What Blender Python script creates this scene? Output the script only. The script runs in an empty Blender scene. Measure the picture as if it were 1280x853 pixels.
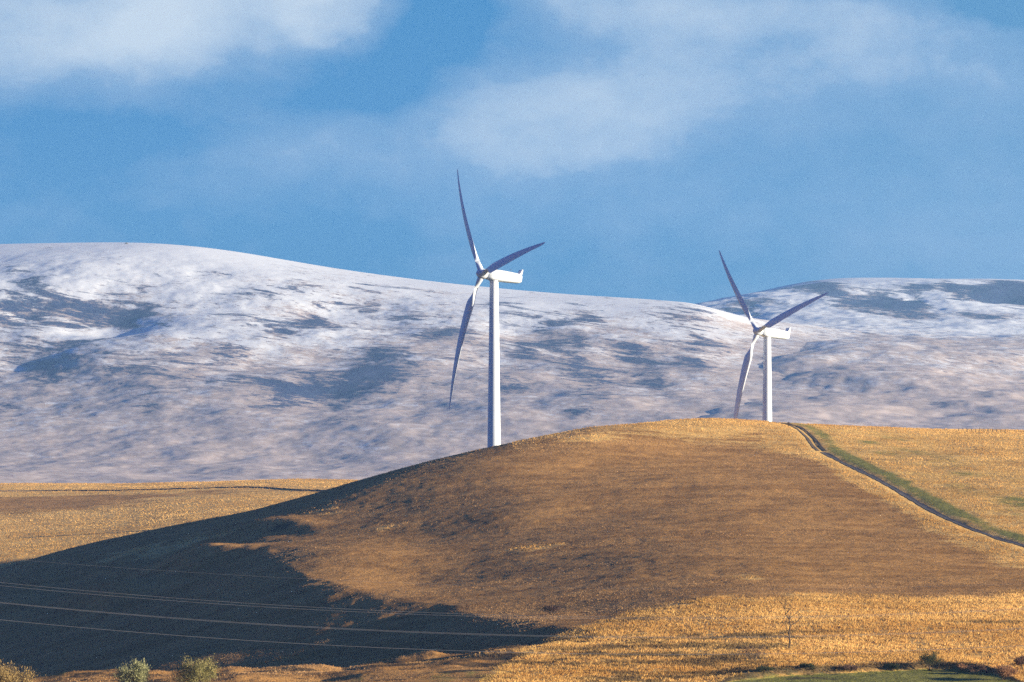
import numpy as np
F=6089.0; HY=700.0; HX=640.0
def _hash(ix,iy,seed):
    h=(ix.astype(np.int64)*374761393+iy.astype(np.int64)*668265263+seed*974634777)&0xffffffff
    h=((h^(h>>13))*1274126177)&0xffffffff
    return ((h^(h>>16))&0xffff)/65535.0
def vnoise(x,y,seed=0):
    ix=np.floor(x);iy=np.floor(y);fx=x-ix;fy=y-iy
    fx=fx*fx*fx*(fx*(fx*6-15)+10);fy=fy*fy*fy*(fy*(fy*6-15)+10)
    a=_hash(ix,iy,seed);b=_hash(ix+1,iy,seed);c=_hash(ix,iy+1,seed);d=_hash(ix+1,iy+1,seed)
    return (a+(b-a)*fx)*(1-fy)+(c+(d-c)*fx)*fy
def fbm(x,y,seed=0,oct=4,gain=.5):
    s=0;a=1;t=0
    for i in range(oct):
        s=s+a*(vnoise(x,y,seed+i*17)*2-1);t+=a;a*=gain
        x,y=x*1.93*.8+y*1.93*.6+7.3,-x*1.93*.6+y*1.93*.8+3.1
    return s/t
class TPS:
    def __init__(self,P,Z,sy=1.0,lam=0.0):
        P=np.array(P,float);P=P*[1,sy];self.sy=sy;self.P=P;n=len(P)
        self.m=P.mean(0);self.k=np.abs(P-self.m).max()
        q=(P-self.m)/self.k;self.q=q
        d=np.sqrt(((q[:,None]-q[None])**2).sum(-1))
        K=self.U(d)+np.eye(n)*lam
        A=np.zeros((n+3,n+3));A[:n,:n]=K;A[:n,n]=1;A[:n,n+1:]=q;A[n,:n]=1;A[n+1:,:n]=q.T
        self.w=np.linalg.solve(A,np.concatenate([Z,[0,0,0]]))
    @staticmethod
    def U(d):
        return np.where(d>1e-9,d*d*np.log(np.maximum(d,1e-9)),0)
    def __call__(self,x,y):
        X=(x-self.m[0])/self.k;Y=(y*self.sy-self.m[1])/self.k
        r=self.w[-3]+self.w[-2]*X+self.w[-1]*Y
        for i in range(len(self.q)):
            d2=(X-self.q[i,0])**2+(Y-self.q[i,1])**2
            r=r+self.w[i]*.5*d2*np.log(np.maximum(d2,1e-18))
        return r
def w3(px,py,D): return ((px-HX)*D/F, D, (HY-py)*D/F)
# control points (px, py, distance) of the near hill, seen rows from the bottom up
CP=[
 # right edge and beyond
 (1900,853,700),(1900,760,850),(1900,690,1000),(1900,600,1250),(1900,552,1480),(1900,560,1750),(1900,600,2400),
 (1280,853,690),(1280,800,760),(1280,752,850),(1280,720,920),(1280,682,1000),(1280,640,1100),(1280,600,1210),(1280,565,1340),(1280,541,1480),(1280,556,1750),(1280,590,2300),
 (1080,853,690),(1080,800,762),(1080,750,850),(1080,700,960),(1080,650,1080),(1080,600,1210),(1080,560,1340),(1080,534,1470),(1080,552,1750),(1080,590,2300),
 (860,853,690),(860,800,765),(860,750,850),(860,700,960),(860,650,1080),(860,600,1205),(860,560,1320),(860,525,1460),(860,560,1750),(860,595,2300),
 (960,528,1460),(959,623,1750),(1000,531,1460),
 (640,853,690),(640,815,752),(640,780,830),(640,735,930),(640,690,1030),(640,640,1130),(640,590,1240),(640,557,1325),(617,594,1450),(640,640,1750),
 (740,853,690),(740,800,770),(740,765,850),(740,700,985),(740,646,1110),(740,587,1250),(740,535,1380),(740,575,1600),
 (520,583,1300),(520,616,1215),(520,680,1090),(520,730,985),(520,785,850),(520,825,760),(520,853,690),(500,640,1450),
 (440,603,1290),(440,646,1185),(430,690,1060),(420,736,960),(400,795,850),(400,853,700),(420,660,1450),
 (309,637,1285),(309,668,1180),(320,706,1060),(300,770,930),(280,815,800),(280,853,705),(290,690,1430),
 (200,655,1280),(200,700,1165),(200,745,1040),(180,795,890),(160,835,760),(200,700,1410),
 (100,675,1275),(100,720,1160),(100,770,1020),(80,815,880),(80,853,720),(100,722,1400),
 (0,702,1270),(0,740,1150),(0,790,1000),(0,830,870),(0,853,745),(0,752,1420),
 (-300,775,1260),(-300,830,1000),(-300,860,745),(-300,790,1400),(-800,800,1260),(-800,840,800),
 # left field beyond the flank
 (0,700,1650),(0,660,1830),(0,625,2030),(0,606,2180),(0,625,2500),
 (220,660,1760),(220,630,1930),(220,604,2180),(220,625,2500),
 (430,640,1800),(430,600,2180),(430,625,2500),(640,610,2180),(640,640,2500),
 (-400,720,1600),(-400,640,1900),(-400,610,2200),(-400,640,2500),(-1000,640,2200),(-1000,700,1500),
 # the ground falling to the valley below the camera
 (640,912,600),(1280,912,600),(0,925,600),(640,1000,450),(1800,1000,450),(-500,1000,450),
]
def at3():
    return [w3(*c) for c in CP]
_p=at3()
_T=TPS([(a[0],a[1]) for a in _p],np.array([a[2] for a in _p]),sy=.45,lam=2e-6)
def smooth(a,b,t):
    t=np.clip((t-a)/(b-a),0,1);return t*t*(3-2*t)
def g(x,y,cx,cy,rx,ry,rot=0):
    c,s=np.cos(rot),np.sin(rot);dx=x-cx;dy=y-cy
    return np.exp(-((dx*c+dy*s)/rx)**2-((-dx*s+dy*c)/ry)**2)
def hill(x,y,fine=True):
    z=_T(x,y)
    xb=np.interp(y,[700,780,850,930,1030,1150,1260,1310],[26,16,0,-19,-46,-55,-34,-14])
    d=xb-x; d=d+5*fbm(x/13,y/28,41,4)
    wy=smooth(738,818,y+26*fbm(x/17,y/60,47,4))*(1-.75*smooth(1060,1180,y))*(1-smooth(1240,1330,y))
    dd=np.clip(d,0,None); dd=np.sqrt(dd*dd+4)-2
    z=z+1.2*fbm(x/15,y/13,49,3)*smooth(690,720,y)*(1-smooth(770,840,y))*(1-smooth(-10,25,x))
    z=z-wy*13.5*(1-np.exp(-dd*.16/13.5))
    z=z+ .55*fbm(x/55,y/80,3,3)*smooth(700,800,y)
    z=z+3.4*g(x,y,-72,1140,12,26,.3)+1.2*g(x,y,-56,1190,6,26,.3)+1.5*fbm(x/16+y/90,y/34,33,3)*smooth(1040,1100,y)*(1-smooth(1200,1245,y))*(1-smooth(-64,-44,x))+3.0*g(x,y,-92,1120,8,24,.3)
    if fine:
        z=z+.30*fbm(x/9,y/14,11,3)+.10*fbm(x/2.2,y/3,19,2)
    return z
HAZE=4.5e-5
k_=10/3.14
SKY_LO=tuple(a*k_ for a in (.00,.20,.45));SKY_HI=tuple(a*k_ for a in (.00,.20,.50));SKY_R=tuple(a*k_ for a in (.08,.27,.49))
CL_MID=tuple(a*k_ for a in (.24,.40,.63));CL_HI=tuple(a*k_ for a in (.68,.76,.84))
CLOUDS=[(40,10,430,150,.60,.15),(300,10,260,115,.48,.3),(430,0,110,64,.42,.3),(120,70,330,105,.3,.1),(330,190,280,100,.34,0),(180,165,230,50,-.25,0),
 (600,190,280,120,.36,0),(700,130,280,140,.42,0),(850,60,380,150,.40,0),(840,0,330,60,.45,0),(1000,90,300,130,.30,0),(1100,40,240,80,.32,0),(1250,5,90,45,-.7,0),(545,20,80,80,-.35,0),(470,110,130,40,-.2,0),(1280,120,300,140,.3,0),(760,330,500,100,.14,0),(1200,300,470,150,.32,0),(900,220,420,120,.24,0)]
import bpy, math, random
from mathutils import Vector, Matrix, Quaternion
C=bpy.data.collections.new('scene'); bpy.context.scene.collection.children.link(C)
SC=bpy.context.scene
EL=math.radians(9.7); AZ=math.radians(77)
SUN=Vector((math.sin(AZ)*math.cos(EL),-math.cos(AZ)*math.cos(EL),math.sin(EL)))
EXPO=1.65

# ------------------------------------------------------------------ tags, meshes
def tag(o,label=None,cat=None,group=None,kind=None):
    if label:o['label']=label
    if cat:o['category']=cat
    if group:o['group']=group
    if kind:o['kind']=kind
    return o
def link(o,parent=None):
    C.objects.link(o)
    if parent:o.parent=parent
    return o
def empty(name,loc=(0,0,0),rz=0):
    o=bpy.data.objects.new(name,None);o.location=loc;o.rotation_euler=(0,0,rz);o.empty_display_size=1
    return link(o)
def nmesh(name,V,Fc,mat,parent=None,attrs=None,smooth=True):
    """V (n,3) array, Fc (m,k) array of equal sized faces"""
    V=np.asarray(V,np.float32);Fc=np.asarray(Fc,np.int32);k=Fc.shape[1]
    m=bpy.data.meshes.new(name)
    m.vertices.add(len(V));m.vertices.foreach_set('co',V.ravel())
    m.loops.add(Fc.size);m.loops.foreach_set('vertex_index',Fc.ravel())
    m.polygons.add(len(Fc));m.polygons.foreach_set('loop_start',np.arange(0,Fc.size,k,dtype=np.int32))
    m.polygons.foreach_set('use_smooth',np.full(len(Fc),smooth))
    for n,a in (attrs or {}).items():
        at=m.attributes.new(n,'FLOAT','POINT');at.data.foreach_set('value',np.asarray(a,np.float32).ravel())
    m.update(calc_edges=True);m.materials.append(mat)
    return link(bpy.data.objects.new(name,m),parent)
class MB:
    def __init__(s): s.v=[];s.f=[]
    def ring_tube(s,pts,rad,n=8,cap=True):
        pts=[Vector(p) for p in pts];b0=len(s.v);ref=None
        for i,p in enumerate(pts):
            t=(pts[min(i+1,len(pts)-1)]-pts[max(i-1,0)]).normalized()
            if ref is None: ref=t.orthogonal().normalized()
            ref=(ref-t*ref.dot(t)).normalized();o=t.cross(ref)
            for k in range(n):
                a=2*math.pi*k/n;s.v.append(p+(ref*math.cos(a)+o*math.sin(a))*rad[i])
        for i in range(len(pts)-1):
            for k in range(n):
                a=b0+i*n+k;b=b0+i*n+(k+1)%n;s.f.append((a,b,b+n,a+n))
        if cap:
            s.f.append(tuple(b0+k for k in range(n))[::-1]);e=b0+(len(pts)-1)*n;s.f.append(tuple(e+k for k in range(n)))
    def loft(s,rings,cap=True):
        b0=len(s.v);n=len(rings[0])
        for r in rings: s.v+= [Vector(p) for p in r]
        for i in range(len(rings)-1):
            for k in range(n):
                a=b0+i*n+k;b=b0+i*n+(k+1)%n;s.f.append((a,b,b+n,a+n))
        if cap:
            s.f.append(tuple(b0+k for k in range(n))[::-1]);e=b0+(len(rings)-1)*n;s.f.append(tuple(e+k for k in range(n)))
    def box(s,c,h,R=None):
        b0=len(s.v);R=R or Matrix.Identity(3)
        for i in (-1,1):
            for j in (-1,1):
                for k in (-1,1): s.v.append(Vector(c)+R@Vector((i*h[0],j*h[1],k*h[2])))
        for f in ((0,1,3,2),(4,6,7,5),(0,4,5,1),(2,3,7,6),(0,2,6,4),(1,5,7,3)): s.f.append(tuple(b0+i for i in f))
    def build(s,name,mat,parent=None,smooth=True,ang=35):
        m=bpy.data.meshes.new(name);m.from_pydata(s.v,[],s.f);m.materials.append(mat)
        for p in m.polygons:p.use_smooth=smooth
        if smooth: m.set_sharp_from_angle(angle=math.radians(ang))
        return link(bpy.data.objects.new(name,m),parent)

# ------------------------------------------------------------------ materials
class NT:
    def __init__(s,nt): s.nt=nt;nt.nodes.clear()
    def n(s,t,props=None,**inp):
        x=s.nt.nodes.new(t)
        for k,v in (props or {}).items(): setattr(x,k,v)
        for k,v in inp.items():
            key=int(k[1:]) if k[0]=='i' and k[1:].isdigit() else k.replace('_',' ')
            s.set(x.inputs[key],v)
        return x
    def set(s,sock,v):
        if isinstance(v,bpy.types.NodeSocket): s.nt.links.new(v,sock)
        else:
            if sock.type=='RGBA' and len(v)==3: v=(*v,1)
            sock.default_value=v
    def math(s,op,a,b=0.0,c=0.0,clamp=False): return s.n('ShaderNodeMath',{'operation':op,'use_clamp':clamp},i0=a,i1=b,i2=c).outputs[0]
    def mix(s,f,a,b,mode='MIX'):
        x=s.n('ShaderNodeMix',{'data_type':'RGBA','blend_type':mode});s.set(x.inputs[0],f);s.set(x.inputs[6],a);s.set(x.inputs[7],b);return x.outputs[2]
    def mr(s,v,a,b,c=0.0,d=1.0,st='SMOOTHSTEP'): return s.n('ShaderNodeMapRange',{'interpolation_type':st},i0=v,i1=a,i2=b,i3=c,i4=d).outputs[0]
    def attr(s,n): return s.n('ShaderNodeAttribute',{'attribute_name':n}).outputs['Fac']
    def pos(s,scale=(1,1,1)):
        g_=s.n('ShaderNodeNewGeometry').outputs['Position']
        return s.n('ShaderNodeVectorMath',{'operation':'MULTIPLY'},i0=g_,i1=scale).outputs[0]
    def noise(s,vec,sc,det=4.0,rough=.55,dist=0.0): return s.n('ShaderNodeTexNoise',None,Vector=vec,Scale=sc,Detail=det,Roughness=rough,Distortion=dist).outputs[0]
def mat(name):
    m=bpy.data.materials.new(name);m.use_nodes=True;return m,NT(m.node_tree)
def finish(t,col,rough=.9,normal=None,spec=.2,**kw):
    b=t.n('ShaderNodeBsdfPrincipled',None,Base_Color=col,Roughness=rough,**kw)
    b.inputs['Specular IOR Level'].default_value=spec
    if normal is not None:t.set(b.inputs['Normal'],normal)
    o=t.n('ShaderNodeOutputMaterial',None,Surface=b.outputs[0]);return b
def bump(t,h,st=.5,d=1.0): return t.n('ShaderNodeBump',None,Strength=st,Distance=d,Height=h).outputs[0]

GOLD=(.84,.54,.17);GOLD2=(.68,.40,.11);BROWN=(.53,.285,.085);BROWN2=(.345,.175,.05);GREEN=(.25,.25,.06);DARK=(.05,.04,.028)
def ground_mat():
    m,t=mat('hill_grass')
    P=t.pos((.75,1.25,1));P2=t.pos((.8,1.1,1))
    big=t.noise(P,.018,3,.6);mid=t.noise(P,.085,5,.65);fin=t.noise(P2,.55,4,.7);sp=t.noise(P2,2.2,3,.7)
    gold=t.attr('gold');green=t.attr('green');dark=t.attr('dark')
    gcol=t.mix(t.mr(mid,.38,.62),GOLD2,GOLD);gcol=t.mix(t.mr(sp,.5,.72),gcol,(.30,.17,.07))
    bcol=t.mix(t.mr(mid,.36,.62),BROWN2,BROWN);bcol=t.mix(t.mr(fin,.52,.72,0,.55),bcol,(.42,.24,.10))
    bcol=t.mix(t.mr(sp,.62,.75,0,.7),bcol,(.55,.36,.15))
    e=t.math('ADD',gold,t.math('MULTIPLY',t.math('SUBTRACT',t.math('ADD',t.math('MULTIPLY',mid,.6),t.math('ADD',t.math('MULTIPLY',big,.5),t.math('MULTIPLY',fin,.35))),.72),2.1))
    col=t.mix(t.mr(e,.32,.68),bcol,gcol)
    ge=t.math('ADD',green,t.math('MULTIPLY',t.math('SUBTRACT',fin,.5),1.6))
    grc=t.mix(fin,(.13,.15,.035),GREEN)
    col=t.mix(t.mr(ge,.3,.75,0,.92),col,grc)
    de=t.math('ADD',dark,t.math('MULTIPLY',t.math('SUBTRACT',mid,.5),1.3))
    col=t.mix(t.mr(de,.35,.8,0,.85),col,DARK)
    h=t.math('ADD',t.math('MULTIPLY',sp,.35),t.math('MULTIPLY',fin,.9))
    finish(t,col,.95,bump(t,h,.5,.6),.05);return m
def snow_mat(name,seed):
    m,t=mat(name)
    P0=t.pos();sk=t.n('ShaderNodeSeparateXYZ',None,Vector=P0)
    zz=t.math('ADD',sk.outputs[2],t.math('MULTIPLY',sk.outputs[0],.16))
    def skv(a,b,c): return t.n('ShaderNodeCombineXYZ',None,X=t.math('MULTIPLY',sk.outputs[0],a),Y=t.math('MULTIPLY',sk.outputs[1],b),Z=t.math('MULTIPLY',zz,c)).outputs[0]
    P=skv(.9,.75,2.6);Pc=skv(.75,.6,4.2)
    a=t.noise(P,.0085+seed*.001,6,.62,.6);b=t.noise(P,.042,6,.68,.4);c=t.noise(Pc,.17,7,.8);fl=t.math('MULTIPLY',t.mr(t.noise(Pc,.055,6,.72,.5),.56,.63),t.mr(sk.outputs[2],140.0,250.0));st=t.noise(Pc,.0105,5,.68,1.2)
    cov=t.attr('snow');hea=t.attr('heather')
    n1=t.math('ADD',t.math('MULTIPLY',a,.20),t.math('ADD',t.math('MULTIPLY',b,.28),t.math('MULTIPLY',c,.52)))
    # ground under the snow: pale dead grass; blue patches mix heather with painted shade
    grass=t.mix(t.mr(b,.35,.65),(.45,.36,.295),(.61,.505,.43))
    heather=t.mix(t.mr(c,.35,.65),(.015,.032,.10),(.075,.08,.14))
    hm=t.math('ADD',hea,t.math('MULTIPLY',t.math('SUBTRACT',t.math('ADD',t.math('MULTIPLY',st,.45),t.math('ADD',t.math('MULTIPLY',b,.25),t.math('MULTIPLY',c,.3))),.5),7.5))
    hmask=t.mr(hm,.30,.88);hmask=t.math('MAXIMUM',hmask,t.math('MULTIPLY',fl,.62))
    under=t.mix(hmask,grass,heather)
    sv=t.math('ADD',cov,t.math('MULTIPLY',t.math('SUBTRACT',n1,.5),4.2))
    sv=t.math('SUBTRACT',sv,t.math('MULTIPLY',hmask,.62))
    col=t.mix(t.mr(sv,.38,.80,0,.95),under,(.74,.77,.77))
    h=t.math('ADD',t.math('MULTIPLY',b,6.0),t.math('MULTIPLY',c,1.6))
    finish(t,col,.85,bump(t,h,.10,1.0),.1);return m
def simple(name,col,rough=.6,spec=.3,var=.0,sc=1.0,col2=None,bp=0):
    m,t=mat(name)
    if var or col2:
        f=t.noise(t.pos(),sc,5,.6);c=t.mix(t.mr(f,.35,.65),col,col2 or tuple(x*(1-var) for x in col))
    else:c=col
    nb=bump(t,t.noise(t.pos(),sc*4,3,.6),bp,.1) if bp else None
    finish(t,c,rough,nb,spec);return m
def paint_mat():
    m,t=mat('turbine_paint')
    f=t.noise(t.pos((1,1,.12)),1.1,5,.6)
    c=t.mix(t.mr(f,.35,.75),(.70,.76,.80),(.62,.68,.71))
    finish(t,c,.38,None,.4);return m
def grass_mat():
    m,t=mat('tussock')
    tone=t.attr('tone');gold=t.attr('gold');green=t.attr('green');dark=t.attr('dark')
    g1=t.mix(tone,(.54,.30,.08),(.90,.60,.21));b1=t.mix(t.math('POWER',tone,1.8),(.24,.135,.06),(.66,.42,.19))
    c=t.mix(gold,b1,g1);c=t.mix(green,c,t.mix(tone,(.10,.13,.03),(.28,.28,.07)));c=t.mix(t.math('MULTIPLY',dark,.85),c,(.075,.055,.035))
    d=t.n('ShaderNodeBsdfDiffuse',None,Color=c);tr=t.n('ShaderNodeBsdfTranslucent',None,Color=c)
    x=t.n('ShaderNodeMixShader',None,Fac=.3);t.set(x.inputs[1],d.outputs[0]);t.set(x.inputs[2],tr.outputs[0])
    t.n('ShaderNodeOutputMaterial',None,Surface=x.outputs[0]);return m
def leaf_mat(name,c1,c2):
    m,t=mat(name);tone=t.attr('tone');c=t.mix(tone,c1,c2)
    d=t.n('ShaderNodeBsdfDiffuse',None,Color=c);tr=t.n('ShaderNodeBsdfTranslucent',None,Color=c)
    x=t.n('ShaderNodeMixShader',None,Fac=.25);t.set(x.inputs[1],d.outputs[0]);t.set(x.inputs[2],tr.outputs[0])
    t.n('ShaderNodeOutputMaterial',None,Surface=x.outputs[0]);return m
M_ground=ground_mat();M_paint=paint_mat();M_grass=grass_mat()
M_bark=simple('bark',(.10,.075,.055),.9,.1,.4,6)
M_wire=simple('aluminium_wire',(.24,.24,.26),.45,.5,.15,.5)
M_stone=simple('wall_stone',(.19,.15,.12),.95,.1,0,1.5,(.08,.065,.055),.6)
M_track=simple('track_gravel',(.085,.082,.088),.95,.1,0,.9,(.15,.13,.12),.5)
M_rut=simple('rut_earth',(.16,.12,.08),.95,.1,0,.9,(.10,.075,.05),.5)
M_dark=simple('dark_metal',(.12,.12,.13),.5,.4)

# ------------------------------------------------------------------ ground heights
PROF_Y=[-400,-60,0,40,150,300,450,520];PROF_Z=[6,-1.2,-1.8,-2.7,-9,-17,-22.2,-21.8]
def track_line():
    PX=[(991,531.5),(1003,538),(1014,548),(1021,558),(1028,564),(1045,573),(1072,586),(1100,600),(1130,617),(1160,635),(1190,650),(1220,662),(1250,673),(1280,682),(1330,700),(1400,722)]
    return PX
def gz0(x,y):
    xx=np.clip(x,-520,560);yy=np.clip(y,440,2500)
    h=hill(xx,yy,False)
    p=np.interp(y,PROF_Y,PROF_Z)
    a=smooth(450,600,y)
    z=h*a+p*(1-a)
    b=smooth(2300,3000,y)
    z=z*(1-b)+32*b
    w=smooth(400,900,np.abs(x))
    z=z*(1-w*.6)
    return z
def find(px,py,d0=640,d1=2600):
    """the point of the ground that lies under a direction"""
    D=np.arange(d0,d1,1.0);x=(px-HX)*D/F;z=gz0(x,D);q=HY-z*F/D
    i=np.argmax(q<=py)
    if q[i]>py: i=int(np.argmin(q))
    if i>0 and q[i]<=py:
        t=(q[i-1]-py)/max(1e-6,(q[i-1]-q[i]));d=D[i-1]+t
    else:d=D[i]
    return ((px-HX)*d/F,d)
TRK=[find(*p,d0=850,d1=1700) for p in track_line()]
TRK.insert(0,(TRK[0][0]-4,TRK[0][1]+40))
TX=np.array([p[0] for p in TRK]);TY=np.array([p[1] for p in TRK])
o_=np.argsort(TY);tYs=TY[o_];tXs=TX[o_]
def trk_dist(x,y):
    """distance to the track's centre line, sign by side (+ right)"""
    best=np.full(np.shape(x),1e9);sg=np.zeros(np.shape(x))
    for i in range(len(TRK)-1):
        ax,ay=TRK[i];bx,by=TRK[i+1];dx,dy=bx-ax,by-ay;L=dx*dx+dy*dy
        t=np.clip(((x-ax)*dx+(y-ay)*dy)/L,0,1);ex=x-ax-t*dx;ey=y-ay-t*dy;d=np.hypot(ex,ey)
        k=d<best;best=np.where(k,d,best);sg=np.where(k,np.sign(dx*ey*-1+dy*ex)*-1,sg)
    return best,sg
BANK=[find(*p) for p in [(880,858),(920,851),(970,846),(1030,842),(1100,839),(1165,836),(1215,838),(1260,847),(1290,858)]]
BX=np.array([p[0] for p in BANK]);BY=np.array([p[1] for p in BANK])
def gz(x,y,fine=True):
    z=gz0(x,y)
    m=smooth(520,680,y)*(1-smooth(2400,2700,y))*(1-smooth(420,520,np.abs(x)))
    if fine: z=z+m*(.15*fbm(x/10,y/17,11,3)+.07*fbm(x/2.4,y/3.6,19,2))
    # the track lies in a shallow cutting with a low bank on its far side
    near=(y>800)&(y<1700)&(x>20)&(x<260)
    if np.any(near):
        d=np.full(np.shape(x),1e9);s=np.zeros(np.shape(x))
        dd,ss=trk_dist(x[near],y[near]);d[near]=dd;s[near]=ss
        z=z-.26*np.exp(-(d/1.7)**2)
    # step down into the green meadow
    yb=np.interp(x,BX,BY,left=0,right=0)
    st=np.where((x>BX[0])&(x<BX[-1]),1,0)*smooth(BX[0],BX[0]+10,x)*(1-smooth(BX[-1]-4,BX[-1],x))
    z=z+st*(.9*smooth(yb-1.0,yb+1.2,y)-.9*smooth(yb+6,yb+26,y))
    return z
def gzp(x,y): return float(gz(np.array([float(x)]),np.array([float(y)]))[0])

def boundary(pts):
    q=sorted(find(*p) for p in pts);return np.array([a[0] for a in q]),np.array([a[1] for a in q])
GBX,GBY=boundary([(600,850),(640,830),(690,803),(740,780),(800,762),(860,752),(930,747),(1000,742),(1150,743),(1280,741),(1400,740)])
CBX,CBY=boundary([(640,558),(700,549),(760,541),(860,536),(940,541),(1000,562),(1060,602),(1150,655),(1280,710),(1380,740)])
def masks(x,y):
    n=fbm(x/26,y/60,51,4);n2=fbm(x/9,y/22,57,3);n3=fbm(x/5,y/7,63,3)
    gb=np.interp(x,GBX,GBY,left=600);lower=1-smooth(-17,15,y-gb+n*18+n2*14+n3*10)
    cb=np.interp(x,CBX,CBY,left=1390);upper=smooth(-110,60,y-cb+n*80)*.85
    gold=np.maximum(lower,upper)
    rightf=smooth(10,60,x-np.interp(y,tYs,tXs))*(y>1080)
    gold=np.maximum(gold,rightf*(.60+.5*n))
    leftf=smooth(1400,1440,y)*(1-smooth(-20,30,x));gold=np.maximum(gold,leftf*(.85+.35*n+.5*fbm(x/120,y/13,95,3)))
    far=smooth(1540,1600,y);gold=np.maximum(gold,far*.8)
    # bracken band and dark strip in the left field
    band=np.exp(-((y-1985-.0*x+18*n)/60)**2)*smooth(-110,-190,x)+.6*np.exp(-((y-2010+22*n)/30)**2)*smooth(-20,-90,x);band*= (x<0)
    gold=gold-.7*band
    # odd pale patches on the brown slope
    for px,py,rx,ry in ((488,660,7,9),(665,688,8,14),(670,683,6,10),(930,722,5,8),(740,548,9,16)):
        a,b=find(px,py);gold=gold+.75*g(x,y,a,b,rx,ry)*(.7+1.1*n3)
    for px,py,rx,ry in ((215,683,9,16),(290,664,8,14),(160,692,8,12),(400,640,7,16)):
        a,b=find(px,py);gold=gold+.8*g(x,y,a,b,rx,ry)*(.6+1.4*n3)
    strip=[find(*p) for p in ((360,823),(480,826),(580,822))]
    for a,b in strip: gold=gold+.55*g(x,y,a,b,12,7)
    d,s=trk_dist(x,y);sd=d*s
    up=smooth(1290,1400,y)
    green=np.exp(-((sd-4.2)/2.9)**2)*(1-up*.4)*(y<1480)*(y>860)*(.95+.6*n2)
    green=np.maximum(green,.42*np.exp(-((sd-22)/14)**2)*(y>1000)*(y<1420)*(.6+n2*1.6))
    yb=np.interp(x,BX,BY,left=0,right=0)
    inm=(x>BX[0]-3)&(x<BX[-1]+3)
    green=np.maximum(green,inm*(1-smooth(-2,.5,y-yb)))
    green=np.maximum(green,.6*(1-smooth(-4,4,y-yb-2+3*n2))*smooth(BX[0]-14,BX[0]+4,x)*(x<BX[0]+20))
    green=np.maximum(green,(1-smooth(560,640,y))*.8)
    green=np.maximum(green,.45*smooth(.1,.4,n2)*(x<0)*(y<770))
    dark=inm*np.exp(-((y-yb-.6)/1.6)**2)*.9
    dark=np.maximum(dark,.85*smooth(-.04,.40,.75*fbm(x/17,y/8,71,4)+.7*fbm(x/4,y/4,73,3))*(1-smooth(780,812,y))*smooth(640,690,y)*(1-smooth(38,64,x)))  # dark streaks: shading of the bumps painted in, along with darker vegetation
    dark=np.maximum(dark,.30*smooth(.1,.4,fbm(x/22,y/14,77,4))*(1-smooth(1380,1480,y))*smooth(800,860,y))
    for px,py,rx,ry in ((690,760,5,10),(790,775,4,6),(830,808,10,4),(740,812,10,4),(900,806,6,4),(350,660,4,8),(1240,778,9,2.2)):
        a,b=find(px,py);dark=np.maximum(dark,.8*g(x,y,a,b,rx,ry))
    c=lambda a:np.clip(a,0,1)
    return c(gold),c(green),c(dark)

def fan(rows,cols,off,fn):
    D,S=np.meshgrid(rows,cols,indexing='ij');X=S*(D+off)
    nr,nc=D.shape;Z=fn(X,D);V=np.stack([X,D,Z],-1).reshape(-1,3)
    i=np.arange(nr-1)[:,None]*nc+np.arange(nc-1)[None];i=i.ravel()
    return V,np.stack([i,i+1,i+nc+1,i+nc],-1)
rows=np.concatenate([np.linspace(-380,560,60,endpoint=False),np.arange(560,690,3.),np.arange(690,1100,.9),np.arange(1100,1520,1.2),np.arange(1520,2260,3.5),np.geomspace(2260,13500,60)])
e_=np.geomspace(.1035,.46,36)
cols=np.concatenate([-e_[::-1],np.linspace(-.1,.1,980),e_])
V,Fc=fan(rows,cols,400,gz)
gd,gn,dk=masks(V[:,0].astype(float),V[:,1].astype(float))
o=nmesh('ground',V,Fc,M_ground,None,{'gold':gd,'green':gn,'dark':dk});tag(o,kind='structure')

# ------------------------------------------------------------------ snowy hills
def tps(pts,sy,lam=1e-5):
    q=[w3(*c) for c in pts];return TPS([(a[0],a[1]) for a in q],np.array([a[2] for a in q]),sy,lam)
BM=[(820,392,10500),(870,383,10600),(905,377,10700),(940,368,10800),(975,360,10850),(1000,354,10900),(1040,349,10900),(1100,347.5,10900),(1180,349,10900),(1240,349,10850),(1300,351,10800),(1500,356,10800),(2000,390,10800),
    (950,392,9700),(1060,396,9600),(1160,401,9500),(1280,404,9500),(1500,410,9700),(2000,440,9700),
    (800,430,9400),(950,406,8100),(1100,418,8200),(1280,428,8200),(1600,440,8300),
    (800,500,7000),(1000,456,6900),(1280,468,6900),(1600,480,6900),(2000,510,7000),
    (900,524,6000),(1100,526,6000),(1280,530,6000),(1600,545,6000),(1000,600,5000),(1280,592,5000),(1600,592,5000),
    (1000,670,4200),(1280,670,4200),(1700,670,4200),(600,620,6000),(600,600,7600),(500,520,9400),(600,470,10600),
    (900,400,12000),(1280,390,12000),(1800,420,12000)]
BT=tps(BM,.5)
def bm_z(x,y):
    z=BT(x,y);w=smooth(11000,10400,y) if False else (1-smooth(10300,10900,y))*.9+.1
    w=w*smooth(4300,5800,y)
    z=z+w*(13*fbm(x/480,y/600,301,4)+6*fbm(x/130,y/170,311,3)+2.0*fbm(x/34,y/50,321,3))
    for px,py,D,rx,ry,dp in ((1110,385,10250,130,150,24),(1260,385,10250,110,150,26)):
        a,b,_=w3(px,py,D);z=z-dp*g(x,y,a,b,rx,ry)
    return z
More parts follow.
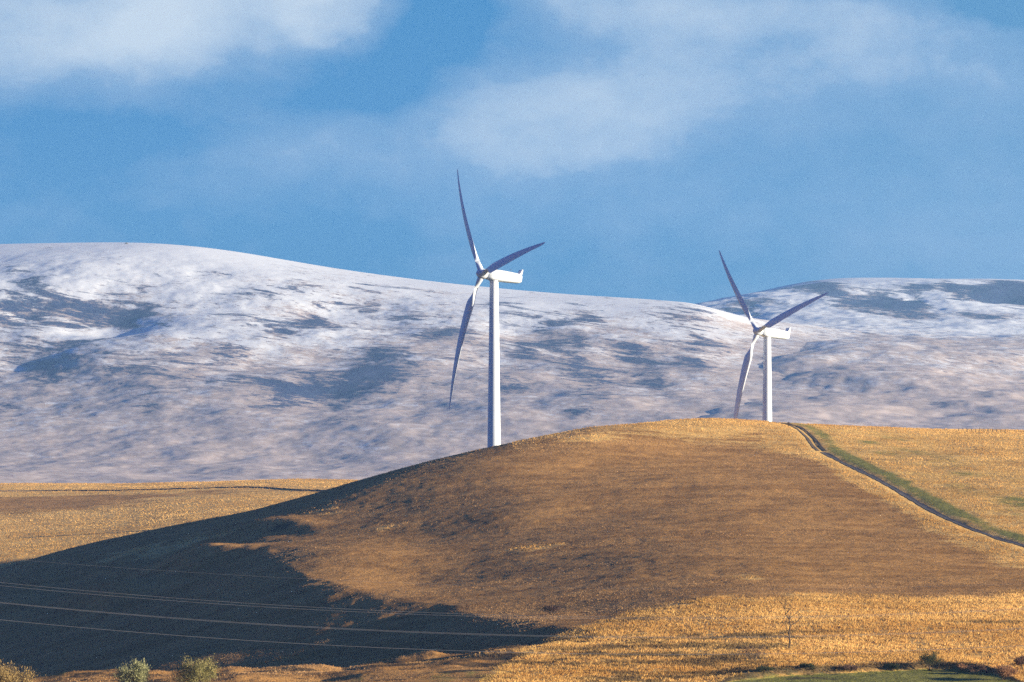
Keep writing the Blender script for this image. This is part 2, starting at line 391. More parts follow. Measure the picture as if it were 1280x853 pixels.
FM=[(-500,350,8300),(-250,322,8200),(0,309,8100),(80,306,8100),(160,304.5,8100),(230,309,8050),(300,320,8000),(390,336,7950),(480,350,7900),(560,358,7850),(640,366,7800),(720,372,7750),(780,376,7700),(850,381,7650),(890,385,7600),(930,398,7500),(1000,418,7400),(1100,440,7300),
    (-500,480,6900),(0,430,7000),(0,520,6200),(0,575,5600),(0,612,5000),(0,660,4300),
    (200,400,7150),(200,500,6350),(200,570,5600),(200,610,5000),(200,660,4300),
    (450,430,7000),(450,510,6250),(450,570,5550),(450,610,5000),(450,660,4300),
    (700,440,6950),(700,510,6200),(700,565,5500),(700,605,5000),(700,660,4300),
    (880,450,6900),(880,510,6200),(880,565,5500),(880,605,5000),(900,660,4300),
    (-500,600,5200),(-500,680,4300),
    (0,340,9300),(400,370,9100),(800,410,8900),(-500,380,9300)]
FT=tps(FM,.5)
NCREST_X=np.array([w3(*c)[0] for c in FM[:17]]);NCREST_Y=np.array([w3(*c)[1] for c in FM[:17]])
def findf(fn,px,py,d0,d1):
    D=np.arange(d0,d1,6.0);q=HY-fn((px-HX)*D/F,D)*F/D
    k=np.nonzero(q<=py)[0];i=k[0] if len(k) else int(np.argmin(q));return (px-HX)*D[i]/F,D[i]
def fblobs(fn,L,d0,d1):
    out=[]
    for px,py,rx,ry,a in L:
        x_,y_=findf(fn,px,py,d0,d1);_,ya=findf(fn,px,py-ry,d0,d1);_,yb=findf(fn,px,py+ry,d0,d1)
        out.append((x_,y_,rx*y_/F,max(12.,(ya-yb)/2),a))
    return out
CORRIE=[(a,b,rx,ry*.9,dp) for a,b,rx,ry,dp in fblobs(FT,[(125,396,60,22,21),(28,392,50,20,15),(38,445,60,20,15),(400,492,60,16,10),(660,420,50,18,8),(790,450,60,16,9)],5000,8200)]
def mergew(x,y): return smooth(850,1110,HX+F*x/y)
def fm_z(x,y):
    z=FT(x,y);cy=np.interp(x,NCREST_X,NCREST_Y);w=smooth(0,500,cy-y)*smooth(4300,5600,y)*.9+.1
    z=z+w*(20*fbm(x/420,y/620,101,4)+3.6*fbm(x/110,y/170,111,3)+1.1*fbm(x/26,y/45,121,3))
    # corries: hollows whose right hand walls turn from the sun
    for a,b,rx,ry,dp in CORRIE: z=z-dp*g(x,y,a,b,rx,ry)
    m=mergew(x,y)
    return z*(1-m)+(bm_z(x,y)-2.5)*m
brows=np.concatenate([np.linspace(4300,5400,30,endpoint=False),np.arange(5400,9600,11.),np.arange(9600,11000,5.5),np.linspace(11000,12600,24)])
bcols=np.concatenate([np.linspace(-.02,.02,40,endpoint=False),np.linspace(.02,.118,420),np.geomspace(.119,.26,30)])
mrows=np.concatenate([np.linspace(4300,5000,40,endpoint=False),np.arange(5000,8300,6.0),np.linspace(8300,9400,30)])
e2=np.geomspace(.1215,.26,26)
mcols=np.concatenate([-e2[::-1],np.linspace(-.118,.118,900),e2])
B0=[];B1=[]
def snow_masks(x,y,z,kind):
    px=640+F*x/y;alt=z
    n=fbm(x/260,y/420,201,4);n2=fbm(x/90,y/160,211,4)
    if kind==0:
        line=np.interp(x,[-900,-500,-200,0,200,400,600],[330,330,335,345,345,400,440])
        cov=.74+(alt-line)/400.+.24*n+.2*n2
        cov=np.clip(cov,-.35,1.15)
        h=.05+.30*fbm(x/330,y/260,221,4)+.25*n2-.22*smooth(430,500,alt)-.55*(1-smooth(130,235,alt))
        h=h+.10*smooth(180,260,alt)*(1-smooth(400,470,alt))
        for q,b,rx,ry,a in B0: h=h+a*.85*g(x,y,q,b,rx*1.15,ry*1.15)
    else:
        cov=.66+(alt-370)/380.+.14*n+.12*n2;cov=np.clip(cov,.02,1.1)
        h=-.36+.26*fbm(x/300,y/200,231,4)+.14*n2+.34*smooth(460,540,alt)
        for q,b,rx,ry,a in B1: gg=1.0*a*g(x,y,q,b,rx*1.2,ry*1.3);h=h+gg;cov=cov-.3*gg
    return cov,h
PB0=[(23,336,24,18,.6),(39,354,14,14,.5),(108,396,42,17,1),(170,394,22,11,1),(210,402,10,7,.6),(27,394,35,17,.9),(27,441,40,18,.9),(58,456,22,12,.7),(62,483,16,20,.5),(15,514,30,14,.6),(251,340,45,5,.7),(182,514,18,7,.8),(170,476,30,10,.35),(240,460,50,16,.35),(270,433,40,10,.4),(290,480,18,10,.5),(352,418,28,7,.8),(390,404,22,5,.7),(348,491,28,18,.8),(391,483,20,14,.7),(425,507,18,12,.9),(387,503,45,14,.6),(460,466,35,12,.6),(464,445,16,8,.5),(460,389,12,4,.6),(437,381,22,3,.6),  # dark patches: bare heather plus corrie shade put into the colour
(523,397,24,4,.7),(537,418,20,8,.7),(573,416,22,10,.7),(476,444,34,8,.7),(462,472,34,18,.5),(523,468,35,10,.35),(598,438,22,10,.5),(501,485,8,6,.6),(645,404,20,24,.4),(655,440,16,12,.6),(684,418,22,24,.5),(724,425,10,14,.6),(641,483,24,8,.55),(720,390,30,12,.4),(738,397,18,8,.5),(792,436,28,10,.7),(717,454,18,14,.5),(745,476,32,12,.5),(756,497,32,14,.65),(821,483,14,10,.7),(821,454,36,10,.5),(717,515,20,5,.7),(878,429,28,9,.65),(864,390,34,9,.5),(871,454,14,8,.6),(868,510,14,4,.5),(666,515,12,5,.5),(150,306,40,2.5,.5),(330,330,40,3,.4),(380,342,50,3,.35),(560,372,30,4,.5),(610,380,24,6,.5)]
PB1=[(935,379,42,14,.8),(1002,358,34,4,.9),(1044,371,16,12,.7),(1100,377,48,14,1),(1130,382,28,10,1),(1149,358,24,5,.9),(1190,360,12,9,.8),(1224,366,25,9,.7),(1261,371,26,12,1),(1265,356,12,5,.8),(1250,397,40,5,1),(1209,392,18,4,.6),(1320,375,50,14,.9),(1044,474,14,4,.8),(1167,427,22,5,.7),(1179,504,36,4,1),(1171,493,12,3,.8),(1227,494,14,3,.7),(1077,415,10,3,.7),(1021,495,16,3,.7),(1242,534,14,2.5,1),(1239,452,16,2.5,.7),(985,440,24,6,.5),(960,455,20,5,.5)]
Vf,Ff=fan(mrows,mcols,0,fm_z);Vb,Fb=fan(brows,bcols,0,bm_z)
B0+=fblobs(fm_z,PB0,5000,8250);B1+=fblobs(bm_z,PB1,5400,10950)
M_snow=snow_mat('snowy_moor',0)
x,y,z=[Vf[:,k].astype(float) for k in range(3)]
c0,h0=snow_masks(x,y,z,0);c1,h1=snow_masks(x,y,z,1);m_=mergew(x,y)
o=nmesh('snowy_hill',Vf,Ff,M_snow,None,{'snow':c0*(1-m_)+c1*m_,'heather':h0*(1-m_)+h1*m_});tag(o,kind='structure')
x,y,z=[Vb[:,k].astype(float) for k in range(3)]
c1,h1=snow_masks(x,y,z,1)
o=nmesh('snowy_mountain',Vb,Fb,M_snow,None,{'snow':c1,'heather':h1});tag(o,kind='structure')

# ------------------------------------------------------------------ track
def dens(pts,step):
    out=[]
    P=np.array(pts);L=np.concatenate([[0],np.cumsum(np.hypot(*np.diff(P,axis=0).T))]);n=int(L[-1]/step)
    s=np.linspace(0,L[-1],n);xs=np.interp(s,L,P[:,0]);ys=np.interp(s,L,P[:,1])
    k=np.ones(9)/9;xp=np.convolve(np.pad(xs,4,'edge'),k,'valid');yp=np.convolve(np.pad(ys,4,'edge'),k,'valid')
    return xp,yp
def ribbon(name,pts,half,offc,mat,lift,ym):
    xp,yp=dens(pts,1.5);tx=np.gradient(xp);ty=np.gradient(yp);L=np.hypot(tx,ty);nx,ny=-ty/L,tx/L
    rng=np.random.RandomState(len(name));w=np.linspace(-half,half,7);V=[]
    wob=1+.14*np.convolve(rng.randn(len(xp)+8),np.ones(9)/3,'valid')
    X=xp[:,None]+nx[:,None]*(offc+w*wob[:,None]);Y=yp[:,None]+ny[:,None]*(offc+w*wob[:,None])
    Z=gz(X.ravel(),Y.ravel()).reshape(X.shape)+lift
    V=np.stack([X,Y,Z],-1).reshape(-1,3);n=7
    i=(np.arange(len(xp)-1)[:,None]*n+np.arange(n-1)[None]).ravel()
    return nmesh(name,V,np.stack([i,i+1,i+n+1,i+n],-1),mat)
lo=[p for p in TRK if p[1]<TRK[5][1]+2];hi=[p for p in TRK if p[1]>TRK[5][1]-2]
tag(ribbon('gravel_track',lo,.8,0,M_track,.10,0),kind='structure')
tag(ribbon('wheel_rut',hi,.42,-1.0,M_rut,.09,0),kind='structure')
tag(ribbon('wheel_rut',hi,.42,1.0,M_rut,.09,0),kind='structure')

# ------------------------------------------------------------------ wind turbines
def make_turbine(loc,yaw_deg,phase_deg,hub_h,label,base_drop=3):
    """local frame: +X points downwind along the nacelle, rotor at -X"""
    root=empty('wind_turbine',loc,math.radians(yaw_deg));tag(root,label,'wind turbine','white wind turbines on the hill')
    tb=MB();N=48;hs=[-base_drop,0,hub_h*.33,hub_h*.66,hub_h-1.7];rs=[2.12,2.1,1.83,1.55,1.27]
    prof=[]
    for i in range(len(hs)):
        prof.append((hs[i],rs[i]))
        if 1<i<len(hs)-1: prof[-1:]=[(hs[i]-.06,rs[i]),(hs[i]-.05,rs[i]+.035),(hs[i]+.05,rs[i]+.035),(hs[i]+.06,rs[i])]
    tb.loft([[(r*math.cos(2*math.pi*k/N),r*math.sin(2*math.pi*k/N),h) for k in range(N)] for h,r in prof])
    tw=tb.build('tower',M_paint,root)
    fl=MB();fl.loft([[(r*math.cos(2*math.pi*k/N),r*math.sin(2*math.pi*k/N),h) for k in range(N)] for h,r in ((hub_h-1.7,1.42),(hub_h-1.35,1.42),(hub_h-1.35,1.3),(hub_h-1.1,1.3))])
    fl.build('yaw_ring',M_paint,tw)
    # tilted head
    tilt=math.radians(6)
    T=Matrix.Translation((0,0,hub_h))@Matrix.Rotation(tilt,4,'Y')   # front (-X) goes up
    T=Matrix.Translation((0,0,hub_h))@Matrix.Rotation(tilt,4,'Y')
    def tr(m): m.v=[T@Vector(v) for v in m.v]
    nb=MB();rings=[]
    for x_,w_,up,dn in ((-2.35,1.15,1.1,-1.15),(-2.0,1.5,1.5,-1.45),(-.8,1.75,1.75,-1.7),(2.0,1.8,1.8,-1.68),(5.0,1.72,1.66,-1.58),(7.9,1.55,1.45,-1.38),(8.6,1.3,1.25,-1.1)):
        ring=[]
        for k in range(24):
            a=2*math.pi*k/24;c,s=math.cos(a),math.sin(a);e=.5
            yy=w_*math.copysign(abs(c)**e,c);zz=math.copysign(abs(s)**e,s);zz=zz*(up if zz>0 else -dn)
            ring.append((x_,yy,zz))
        rings.append(ring)
    nb.loft(rings);tr(nb);na=nb.build('nacelle',M_paint,root)
    cb=MB();b0=[(6.9,.3),(7.25,1.28)]
    for sgn in (1,):
        pts=[(7.7,1.25),(8.05,1.62),(8.5,2.75),(8.8,2.8),(8.72,1.75),(8.5,1.0)]
        cb.loft([[(p[0],y_,p[1]) for p in pts] for y_ in (-1.2,1.2)])
    tr(cb);cb.build('cooler_hood',M_paint,na)
    sb=MB();sb.ring_tube([(5.6,.5,1.5),(5.6,.5,2.5)],[.04,.03],6);sb.ring_tube([(5.6,.5,2.5),(5.35,.5,2.55)],[.06,.06],6)
    tr(sb);sb.build('wind_vane',M_dark,na)
    # hub
    HXo=-3.9
    hb=MB();hb.loft([[(x_,r*math.cos(2*math.pi*k/28),r*math.sin(2*math.pi*k/28)) for k in range(28)] for x_,r in ((-2.42,1.15),(-2.6,1.4),(-3.3,1.55),(-4.3,1.5),(-4.9,1.25),(-5.4,.85),(-5.68,.4),(-5.74,.1))])
    tr(hb);hu=hb.build('hub',M_paint,root)
    R=43.4
    for j in range(3):
        bl=MB();rings=[];n=22
        for i in range(46):
            q=(i/45)**1.0;r=1.2+(R-1.2)*q
            qr=r/R
            ch=np.interp(qr,[0,.04,.1,.2,.3,.5,.7,.88,.96,.99,1],[1.85,1.9,2.3,3.25,3.3,2.8,2.05,1.25,.85,.5,.08])
            th=np.interp(qr,[0,.04,.1,.2,.3,.5,.8,1],[1,.98,.62,.38,.29,.22,.17,.15])
            rd=np.interp(qr,[0,.04,.12,.22],[0,0,.55,1])     # circular root to aerofoil
            tws=math.radians(np.interp(qr,[0,.1,.2,.35,.6,1],[15,14,12,8,4,0])+7.5)*-1
            bend=5.8*qr*qr-5.4*qr
            ring=[]
            for k in range(n):
                a=2*math.pi*k/n;cx=.5*math.cos(a);ty_=.5*math.sin(a)
                # aerofoil: chordwise c in [-.3,.7], thickness thin at the trailing edge
                cc=.5*(1-math.cos(a));half=5*th*(.2969*math.sqrt(cc)-.126*cc-.3516*cc*cc+.2843*cc**3-.1036*cc**4)
                ax=(.30-cc)*ch;ay=math.copysign(half,math.sin(a))*ch*(1.15 if math.sin(a)>0 else .85)
                if abs(math.sin(a))<1e-9: ay=0
                bx=-cx*ch;by=ty_*ch*th
                px_=bx*(1-rd)+ax*rd;py_=by*(1-rd)+ay*rd
                c_,s_=math.cos(tws),math.sin(tws)
                # tangential (Y), axial (X)
                tan_=px_*c_-py_*s_;axl=px_*s_*-1-py_*c_
                ring.append((HXo+axl+bend,tan_,r))
            rings.append(ring)
        bl.loft(rings)
        ang=math.radians(phase_deg+120*j)
        Rm=Matrix.Rotation(ang,4,'X')
        bl.v=[Rm@v for v in bl.v];tr(bl);bl.build('blade',M_paint,root,ang=50)
    return root
# yaw: the downwind axis, as seen in plan, points right and away from the camera
def place_turbine(px_axis,py_hub,D,view_ang,right_blade,lab,hub_h=60):
    x=(px_axis-HX)*D/F;z=(HY-py_hub)*D/F-hub_h
    yaw=90-view_ang-math.degrees(math.atan2(x,D))
    return x,D,z,yaw,right_blade
for (pxa,pyh,D,va,rb,lab) in ((617.5,344.5,1450,66,9.2,'nearer and taller white wind turbine at the left, its tower rising from the shaded slope'),
                              (959,416.0,1700,57,15.6,'farther white wind turbine at the right, standing behind the golden hilltop beside the track')):
    x,D,z,yaw,rb=place_turbine(pxa,pyh,D,va,rb,lab)
    gzv=gzp(x,D)
    make_turbine((x,D,z),yaw,90-rb,60,lab,base_drop=max(3,z-gzv+2))
    print('TURB',x,D,z,'ground',gzv)

# ------------------------------------------------------------------ grass tussocks
rng=np.random.RandomState(5)
def tufts(n,d0,d1,s0,s1,keep,pw=1.0):
    D=d0+(d1-d0)*rng.rand(n)**pw;S=s0+(s1-s0)*rng.rand(n);X=S*D
    return X,D
XS=[];YS=[]
for n,d0,d1,s0,s1,pw in ((400000,672,900,-.122,.122,1.0),(420000,880,1560,-.122,.125,1.0),(150000,1480,2240,-.115,.0,1.0)):
    a,b=tufts(n,d0,d1,s0,s1,None,pw);XS.append(a);YS.append(b)
X=np.concatenate(XS);Y=np.concatenate(YS)
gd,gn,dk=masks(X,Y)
dtr,_=trk_dist(X,Y)
cl=fbm(X/3.5,Y/3.5,401,2)
keep=(rng.rand(len(X))<np.clip(.24+.9*gd*(.62+1.0*cl)+.25*dk-.6*gn,.04,1))&(dtr>2.6)
X,Y,gd,gn,dk=[a[keep] for a in (X,Y,gd,gn,dk)]
Z=gz(X,Y);n=len(X);print('TUFTS',n)
edge=rng.rand(n);gold01=np.clip((gd-.5)*2+.5+(rng.rand(n)-.5)*.8,0,1)
size=(.13+.25*rng.rand(n)**2.5)*(.6+.5*gd)*(1-.55*gn)*np.interp(Y,[700,1500,2200],[1,1.1,1.0])
K=3;VV=np.zeros((n,K,3,3),np.float32);a0=rng.rand(n)*6.283
for k in range(K):
    a=a0+k*6.283/K+rng.rand(n)*.7;lean=.25+.55*rng.rand(n);h=size*(.75+.5*rng.rand(n));w=h*.30
    cx=X+np.cos(a)*.10*h;cy=Y+np.sin(a)*.10*h
    ta=a+1.57
    VV[:,k,0]=np.stack([cx+np.cos(ta)*w,cy+np.sin(ta)*w,Z-.05],-1)
    VV[:,k,1]=np.stack([cx-np.cos(ta)*w,cy-np.sin(ta)*w,Z-.05],-1)
    VV[:,k,2]=np.stack([cx+np.cos(a)*lean*h,cy+np.sin(a)*lean*h,Z+h],-1)
tone=np.clip(.5+.15*rng.randn(n)+.75*fbm(X/16,Y/22,411,4)+.4*fbm(X/60,Y/30,421,3),0,1)
rep=lambda q:np.repeat(q,K*3)
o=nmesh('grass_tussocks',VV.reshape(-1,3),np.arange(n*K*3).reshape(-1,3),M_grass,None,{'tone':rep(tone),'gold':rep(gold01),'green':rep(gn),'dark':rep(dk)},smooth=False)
tag(o,'rough golden and brown moorland grass tussocks covering the hillside','grass',kind='stuff')

# ------------------------------------------------------------------ bushes and trees
def bush(name,px,py,w,h,m,label,group,seed,leaves=3800,d0=640,shape='dome',cat='bush',bark=True,leafsize=.16,stem=.9,upright=.5,loc=None):
    if loc is None:
        x,D=find(px,py,d0=d0);loc=(x,D,gzp(x,D)-.05)
    r=np.random.RandomState(seed);root=empty(name,loc);tag(root,label,cat,group)
    # stems
    st=MB();tips=[]
    random.seed(seed)
    def grow(p,d,L,rad,lev):
        q=p.copy();pts=[p.copy()];rr=[rad];dd=d.copy()
        for i in range(4):
            dd=(dd+Vector((random.gauss(0,.16),random.gauss(0,.16),random.gauss(.05,.1)))).normalized();q=q+dd*L/4;pts.append(q.copy());rr.append(rad*(1-.17*(i+1)))
        st.ring_tube(pts,rr,5)
        if lev>0:
            for i in range(4 if lev>1 else 4):
                k=random.choice((2,3,4));nd=(dd+Vector((random.gauss(0,.6),random.gauss(0,.6),random.gauss(.1,.35)))).normalized()
                grow(pts[k],nd,L*random.uniform(.5,.75),rr[k]*.62,lev-1)
        else: tips.append((q,dd))
    for i in range(7):
        a=random.uniform(0,6.28);sp=random.uniform(.1,.75)
        grow(Vector((math.cos(a)*.15*w*sp,math.sin(a)*.15*w*sp,0)),Vector((math.cos(a)*sp*w/h*.8,math.sin(a)*sp*w/h*.8,1)).normalized(),h*.55,.035*h/2+.02,2)
    # scale stems to the wanted size
    mx=max(max(abs(v.x),abs(v.y)) for v in st.v);mz=max(v.z for v in st.v);sx=w*.5/mx;sz=h*.96/mz
    st.v=[Vector((v.x*sx,v.y*sx,v.z*sz)) for v in st.v]
    st.build('branches',M_bark,root)
    if leaves:
        T=np.array([[t.x*sx,t.y*sx,t.z*sz] for t,_ in tips]);Td=np.array([[d.x,d.y,d.z] for _,d in tips])
        i=r.randint(0,len(T),leaves);P=T[i]+r.randn(leaves,3)*np.array([w,w,h])*.055+Td[i]*(r.rand(leaves,1)-.5)*h*.14
        P[:,2]=np.maximum(P[:,2],.03)
        up=np.array([0,0,1.]);A=Td[i]*upright+r.randn(leaves,3)*.55+up*upright;A/=np.linalg.norm(A,axis=1,keepdims=True)
        B=np.cross(A,r.randn(leaves,3));B/=np.linalg.norm(B,axis=1,keepdims=True)
        s=leafsize*(.6+.8*r.rand(leaves,1));Vv=np.stack([P-B*s*.28,P+B*s*.28,P+A*s*1.5],1).reshape(-1,3)
        to=np.repeat(np.clip(.5+.3*r.randn(leaves),0,1),3)
        nmesh('foliage',Vv,np.arange(leaves*3).reshape(-1,3),m,root,{'tone':to},smooth=False)
    return root
L_olive=leaf_mat('olive_twigs',(.15,.15,.05),(.40,.35,.15));L_gold=leaf_mat('golden_twigs',(.24,.17,.06),(.48,.35,.15));L_pale=leaf_mat('pale_leaves',(.20,.22,.10),(.50,.49,.26));L_brown=leaf_mat('brown_twigs',(.07,.045,.035),(.22,.13,.09));L_red=leaf_mat('russet_bracken',(.16,.08,.045),(.45,.25,.13));L_drk=leaf_mat('dark_scrub',(.03,.04,.02),(.10,.10,.045))
def low_loc(px,py,D):   # a foot below the frame: the ground at distance D in that direction
    x=(px-HX)*D/F;return (x,D,gzp(x,D)-.05)
G='shrubs at the foot of the hill'
bush('shrub',0,0,8.2,5.8,L_gold,'broad golden shrub cut by the bottom left corner',G,1,9000,loc=low_loc(2,0,672),leafsize=.17)
bush('shrub',0,0,5.3,5.3,L_pale,'pale grey green shrub between the golden shrub and the olive one',G,2,8000,loc=low_loc(165,0,668),leafsize=.17,upright=.9)
bush('shrub',0,0,7.0,5.7,L_olive,'darker olive green shrub with a dark hollow on its left',G,3,8000,loc=low_loc(250,0,668),leafsize=.16)
bush('shrub',1163,838,3.9,2.9,L_drk,'dark rounded leafless shrub on the bank above the green meadow',G,4,4200,leafsize=.10)
bush('shrub',942,826,4.6,2.3,L_brown,'thin brown twiggy shrub left of the bare sapling foot',G,5,900,leafsize=.09)
bush('shrub',1252,850,5.5,2.0,L_red,'low russet scrub at the bottom right corner',G,6,5000,leafsize=.14)
bush('shrub',1222,843,3.0,1.4,L_brown,'small dark brown scrub at the right end of the meadow bank',G,7,2600,leafsize=.12)
bush('shrub',1278,838,3.4,2.1,L_brown,'brown scrub cut by the right edge above the russet scrub',G,8,2800,leafsize=.12)
bush('shrub',690,768,3.4,1.5,L_brown,'lone dark shrub on the brown slope above the edge of the golden grass',G,9,1800,leafsize=.12)
# bare sapling
def sapling():
    x,D=find(986,812);root=empty('bare_tree',(x,D,gzp(x,D)-.1));tag(root,'slender crooked bare sapling standing alone in the golden grass','tree')
    t=MB();hgt=(812-757)*D/F
    pts=[(0,0,0),(.15,0,.2*hgt),(.02,.05,.38*hgt),(.22,0,.55*hgt),(.05,0,.70*hgt),(-.45,0,.80*hgt),(-.62,0,.93*hgt)]
    t.ring_tube(pts,[.12,.11,.10,.09,.08,.06,.04],8);t.build('trunk',M_bark,root)
    b=MB();random.seed(4)
    def tw(p,d,L,r,lev):
        q=Vector(p);pts=[q.copy()];rr=[r];d=Vector(d).normalized()
        for i in range(4):
            d=(d+Vector((random.gauss(0,.22),random.gauss(0,.22),random.gauss(.06,.12)))).normalized();q=q+d*L/4;pts.append(q.copy());rr.append(r*(1-.2*(i+1)))
        b.ring_tube(pts,rr,5)
        if lev:
            for _ in range(3): k=random.choice((1,2,3));tw(pts[k],d+Vector((random.gauss(0,.7),random.gauss(0,.7),random.gauss(.2,.4))),L*.6,rr[k]*.6,lev-1)
    for p in (pts[2],pts[3],pts[4],pts[4],pts[5],pts[6],pts[3],pts[5],pts[2],pts[6]):
        tw(p,(random.uniform(-1,1),random.uniform(-.6,.6),random.uniform(.3,1.1)),random.uniform(1.8,3.4),.06,3)
    b.build('twigs',M_bark,root)
sapling()
# scrub along the meadow bank: small individual rush clumps
k=0
for (px,py,w,h,m,lab) in ((1010,843,2.6,.9,L_drk,'low dark rush clump on the meadow bank, left of the rounded shrub'),(1060,841,3.2,.9,L_brown,'flat brown rush clump on the meadow bank below the golden slope'),
        (1110,839,2.8,1.0,L_drk,'dark rush clump just left of the rounded shrub'),(1200,839,2.4,1.0,L_red,'reddish rush clump just right of the rounded shrub'),(955,847,2.6,.8,L_drk,'dark rush clump at the left end of the meadow bank')):
    k+=1;bush('rush_clump',px,py,w,h,m,lab,'rush clumps along the meadow bank',20+k,1500,leafsize=.13,upright=1.2,cat='rushes')

# ------------------------------------------------------------------ dry stone wall of the left field
def wall(name,pts,h,label,w=.35,cat='wall',n=6):
    xp,yp=dens(pts,2.2);z=gz(xp,yp);r=np.random.RandomState(len(pts));m=MB();rings=[]
    for i in range(len(xp)):
        hh=h*(1+.28*r.randn()*.5);rings.append([(xp[i],yp[i]-w,z[i]-.3),(xp[i],yp[i]-w*.7,z[i]+hh*.9),(xp[i],yp[i],z[i]+hh),(xp[i],yp[i]+w*.7,z[i]+hh*.9),(xp[i],yp[i]+w,z[i]-.3)])
    m.loft(rings);o=m.build(name,M_stone,None,smooth=False);tag(o,label,cat);return o
wl=[find(*p,d0=1450,d1=2250) for p in ((-60,615),(60,614),(150,613.5),(230,611.5),(300,609.5),(345,611),(385,613.5),(420,615))]
wall('stone_wall',wl,.5,'long thin dark stone wall crossing the far golden field at the left')
# fence posts on the right skyline
pts=[find(*p,d0=1200,d1=1600) for p in ((1196,538.5),(1254,541))]
fr=empty('post_fence',(pts[0][0],pts[0][1],gzp(*pts[0])));tag(fr,'short dark post fence on the right skyline of the golden hill','fence')
(ax,ay),(bx,by)=pts;ay-=6;by-=6
P=[]
for i in range(12):
    t_=i/11;x=ax+(bx-ax)*t_;y=ay+(by-ay)*t_;z=gzp(x,y);P.append(Vector((x,y,z)))
random.seed(3)
for p in P:
    m=MB();l=p-Vector(fr.location);hh=random.uniform(.8,1.3);m.ring_tube([l-Vector((0,0,.3)),l+Vector((random.uniform(-.08,.08),0,hh))],[.11,.09],7);m.build('post',M_bark,fr)
for hgt in (.45,.85):
    m=MB();m.ring_tube([p-Vector(fr.location)+Vector((0,0,hgt)) for p in P],[.025]*12,5);m.build('fence_wire',M_dark,fr)
# gate posts at the head of the track
x,y=find(985,533,d0=1200,d1=1600);gp=empty('track_marker',(x,y-3,gzp(x,y-3)));tag(gp,'small weathered timber marker post at the top of the track','post')
m=MB();m.box((0,0,.55),(.11,.11,.75));m.build('timber_post',M_bark,gp);m=MB();m.box((.05,-.14,1.05),(.42,.03,.13));m.build('board',M_bark,gp)
# summit cairn
cx,cy,_=w3(158,304,8080);cz=float(fm_z(np.array([cx]),np.array([cy]))[0])
m=MB();random.seed(8)
for i in range(60):
    a=random.uniform(0,6.28);t_=random.random();rr=3.5*(1-t_)*random.random()**.5;m.box((cx+rr*math.cos(a),cy+rr*math.sin(a),cz+t_*2.2),(random.uniform(.4,.8),random.uniform(.4,.8),random.uniform(.3,.5)),Matrix.Rotation(random.uniform(0,3),3,'Z'))
o=m.build('cairn',M_stone,None,smooth=False);tag(o,'tiny dark stone cairn on the snowy summit at the left','cairn')

# ------------------------------------------------------------------ overhead wires
WL='overhead power wires crossing the shaded slope'
def wire(y0,v,k,D,rad,label):
    pts=[];
    for px in np.arange(-900,2700,60):
        pys=y0-k*(px-v)**2;pts.append(((px-HX)*D/F,D,(HY-pys)*D/F))
    m=MB();m.ring_tube(pts,[rad]*len(pts),6);o=m.build('overhead_wire',M_wire);tag(o,label,'power wire',WL)
wire(736.5,900,4.75e-5,470,.006,'faint topmost overhead wire, well above the double wires')
wire(772.0,850,6.05e-5,405,.0105,'upper wire of the upper close pair of overhead wires')
wire(774.0,830,6.05e-5,408,.0105,'lower wire of the upper close pair of overhead wires')
wire(796.4,850,6.0e-5,400,.0105,'upper wire of the lower close pair of overhead wires')
wire(797.6,850,6.05e-5,403,.010,'lower wire of the lower close pair of overhead wires')
wire(818.3,850,6.0e-5,396,.0135,'lowest and brightest single overhead wire')

# ------------------------------------------------------------------ haze
bm_=MB();x0,x1,y0,y1,z0,z1=-6600,6600,-420,13800,-80,1000
bm_.box(((x0+x1)/2,(y0+y1)/2,(z0+z1)/2),((x1-x0)/2,(y1-y0)/2,(z1-z0)/2))
mh,t=mat('haze_air')
v=t.n('ShaderNodeVolumePrincipled');v.inputs['Color'].default_value=(.30,.60,1,1);v.inputs['Density'].default_value=HAZE;v.inputs['Anisotropy'].default_value=0.1
t.n('ShaderNodeOutputMaterial',None,Volume=v.outputs[0])
o=bm_.build('haze',mh,smooth=False);tag(o,kind='stuff')

# ------------------------------------------------------------------ sun, sky, camera
sl=bpy.data.lights.new('sun','SUN');sl.energy=5.0;sl.angle=math.radians(.53);sl.color=(1,.86,.65)
so=bpy.data.objects.new('sun',sl);so.rotation_mode='QUATERNION';so.rotation_quaternion=SUN.to_track_quat('Z','Y');link(so)
w=bpy.data.worlds.new('World');SC.world=w;w.use_nodes=True;t=NT(w.node_tree)
d=t.n('ShaderNodeTexCoord').outputs['Generated']
sky=t.n('ShaderNodeTexSky',{'sky_type':'NISHITA','sun_disc':False,'sun_elevation':EL,'sun_rotation':math.pi-AZ,'air_density':1.0,'dust_density':.4,'ozone_density':3.0}).outputs[0]
sky=t.mix(1.0,sky,(.04,.12,.46),'MULTIPLY')
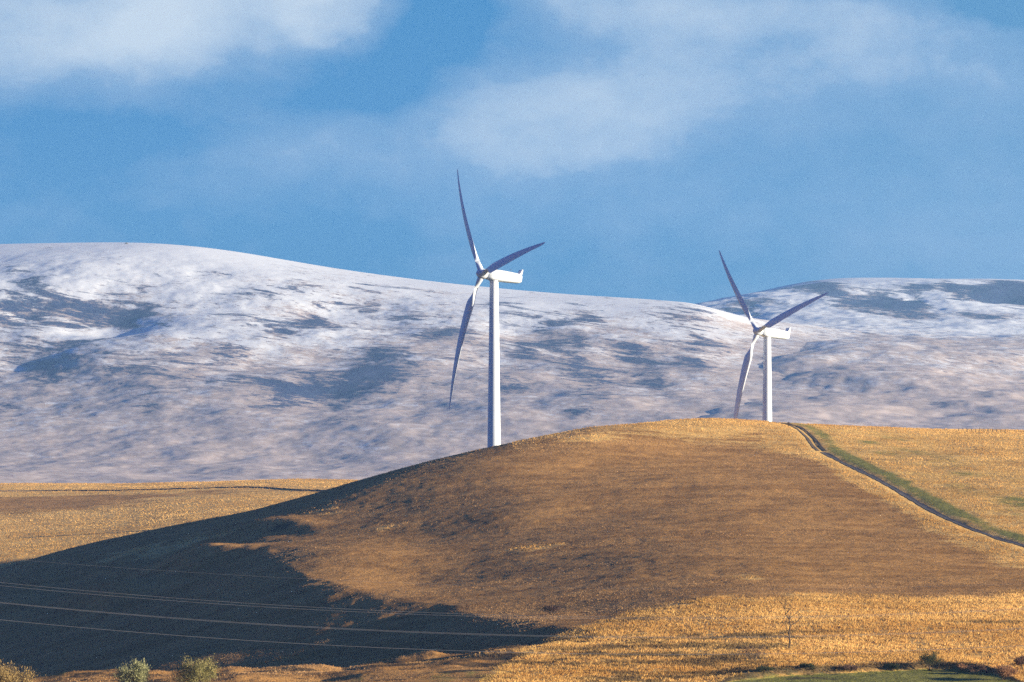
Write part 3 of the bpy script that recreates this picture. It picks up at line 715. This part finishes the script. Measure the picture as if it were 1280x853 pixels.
# clouds low in the sky: soft banks placed by direction, edges broken by noise
vm=lambda op,a,b:t.n('ShaderNodeVectorMath',{'operation':op},i0=a,i1=b).outputs[0]
wn=t.n('ShaderNodeTexNoise',None,Vector=vm('MULTIPLY',d,(1,1,1.5)),Scale=22.0,Detail=7.0,Roughness=.6).outputs[1]
wn2=t.n('ShaderNodeTexNoise',None,Vector=vm('MULTIPLY',d,(1,1,1.4)),Scale=75.0,Detail=5.0,Roughness=.6).outputs[1]
warp=vm('ADD',vm('MULTIPLY',vm('SUBTRACT',wn,(.5,.5,.5)),(.022,.022,.016)),vm('MULTIPLY',vm('SUBTRACT',wn2,(.5,.5,.5)),(.006,.006,.006)))
p=vm('ADD',d,warp)
def blob(px,py,rx,ry,a,soft=0.0):
    x=(px-HX)/F;zz=(HY-py)/F;n=math.sqrt(1+x*x+zz*zz);c=(x/n,1/n,zz/n)
    q=vm('MULTIPLY',vm('SUBTRACT',p,c),(F/rx,12,F/ry))
    l=t.n('ShaderNodeVectorMath',{'operation':'LENGTH'},i0=q).outputs['Value']
    return t.mr(l,soft,1.0,a,0.0)
S=None
for b in CLOUDS:
    q=blob(*b);S=q if S is None else t.math('ADD',S,q)
nz=t.noise(vm('MULTIPLY',d,(1,1,2.0)),26.0,7,.55);nf=t.noise(vm('MULTIPLY',vm('ADD',d,warp),(1,1,1.5)),62.0,8,.62)
S=t.math('ADD',S,t.math('ADD',t.math('MULTIPLY',t.math('SUBTRACT',nz,.5),.8),t.math('MULTIPLY',t.math('SUBTRACT',nf,.5),.55)))
sep=t.n('ShaderNodeSeparateXYZ',None,Vector=d)
X=sep.outputs[0];Zc=sep.outputs[2]
blue=t.mix(t.mr(Zc,.035,.095),SKY_LO,SKY_HI)
blue=t.mix(t.mr(X,.0,.11,0,.6),blue,SKY_R)
r=t.n('ShaderNodeValToRGB',None,Fac=S);cr=r.color_ramp;cr.elements[0].position=.0;cr.elements[0].color=(*[0]*3,1);cr.elements[1].position=1;cr.elements[1].color=(1,1,1,1)
col=t.mix(t.mr(S,.0,.58,0,1,'LINEAR'),blue,CL_MID);col=t.mix(t.mr(S,.45,1.05,0,1,'LINEAR'),col,CL_HI)
band=t.math('MULTIPLY',t.mr(t.math('ABSOLUTE',Zc),.12,.22,1.0,0.0),t.mr(sep.outputs[1],.4,.95,.07,1.0))
allc=t.mix(band,sky,col)
bg=t.n('ShaderNodeBackground',None,Color=allc,Strength=.1)
t.n('ShaderNodeOutputWorld',None,Surface=bg.outputs[0])
cd=bpy.data.cameras.new('camera');cam=bpy.data.objects.new('camera',cd);link(cam)
cam.location=(0,0,0);cam.rotation_euler=(math.pi/2,0,0)
cd.sensor_width=36;cd.lens=F/1280*36;cd.shift_y=(HY-426.5)/1280;cd.clip_start=1;cd.clip_end=40000
SC.camera=cam
SC.render.engine='CYCLES'
SC.cycles.volume_bounces=0;SC.cycles.max_bounces=5
SC.view_settings.view_transform='Standard';SC.view_settings.look='None';SC.view_settings.exposure=EXPO;SC.view_settings.gamma=1

SC.cycles.use_denoising=False
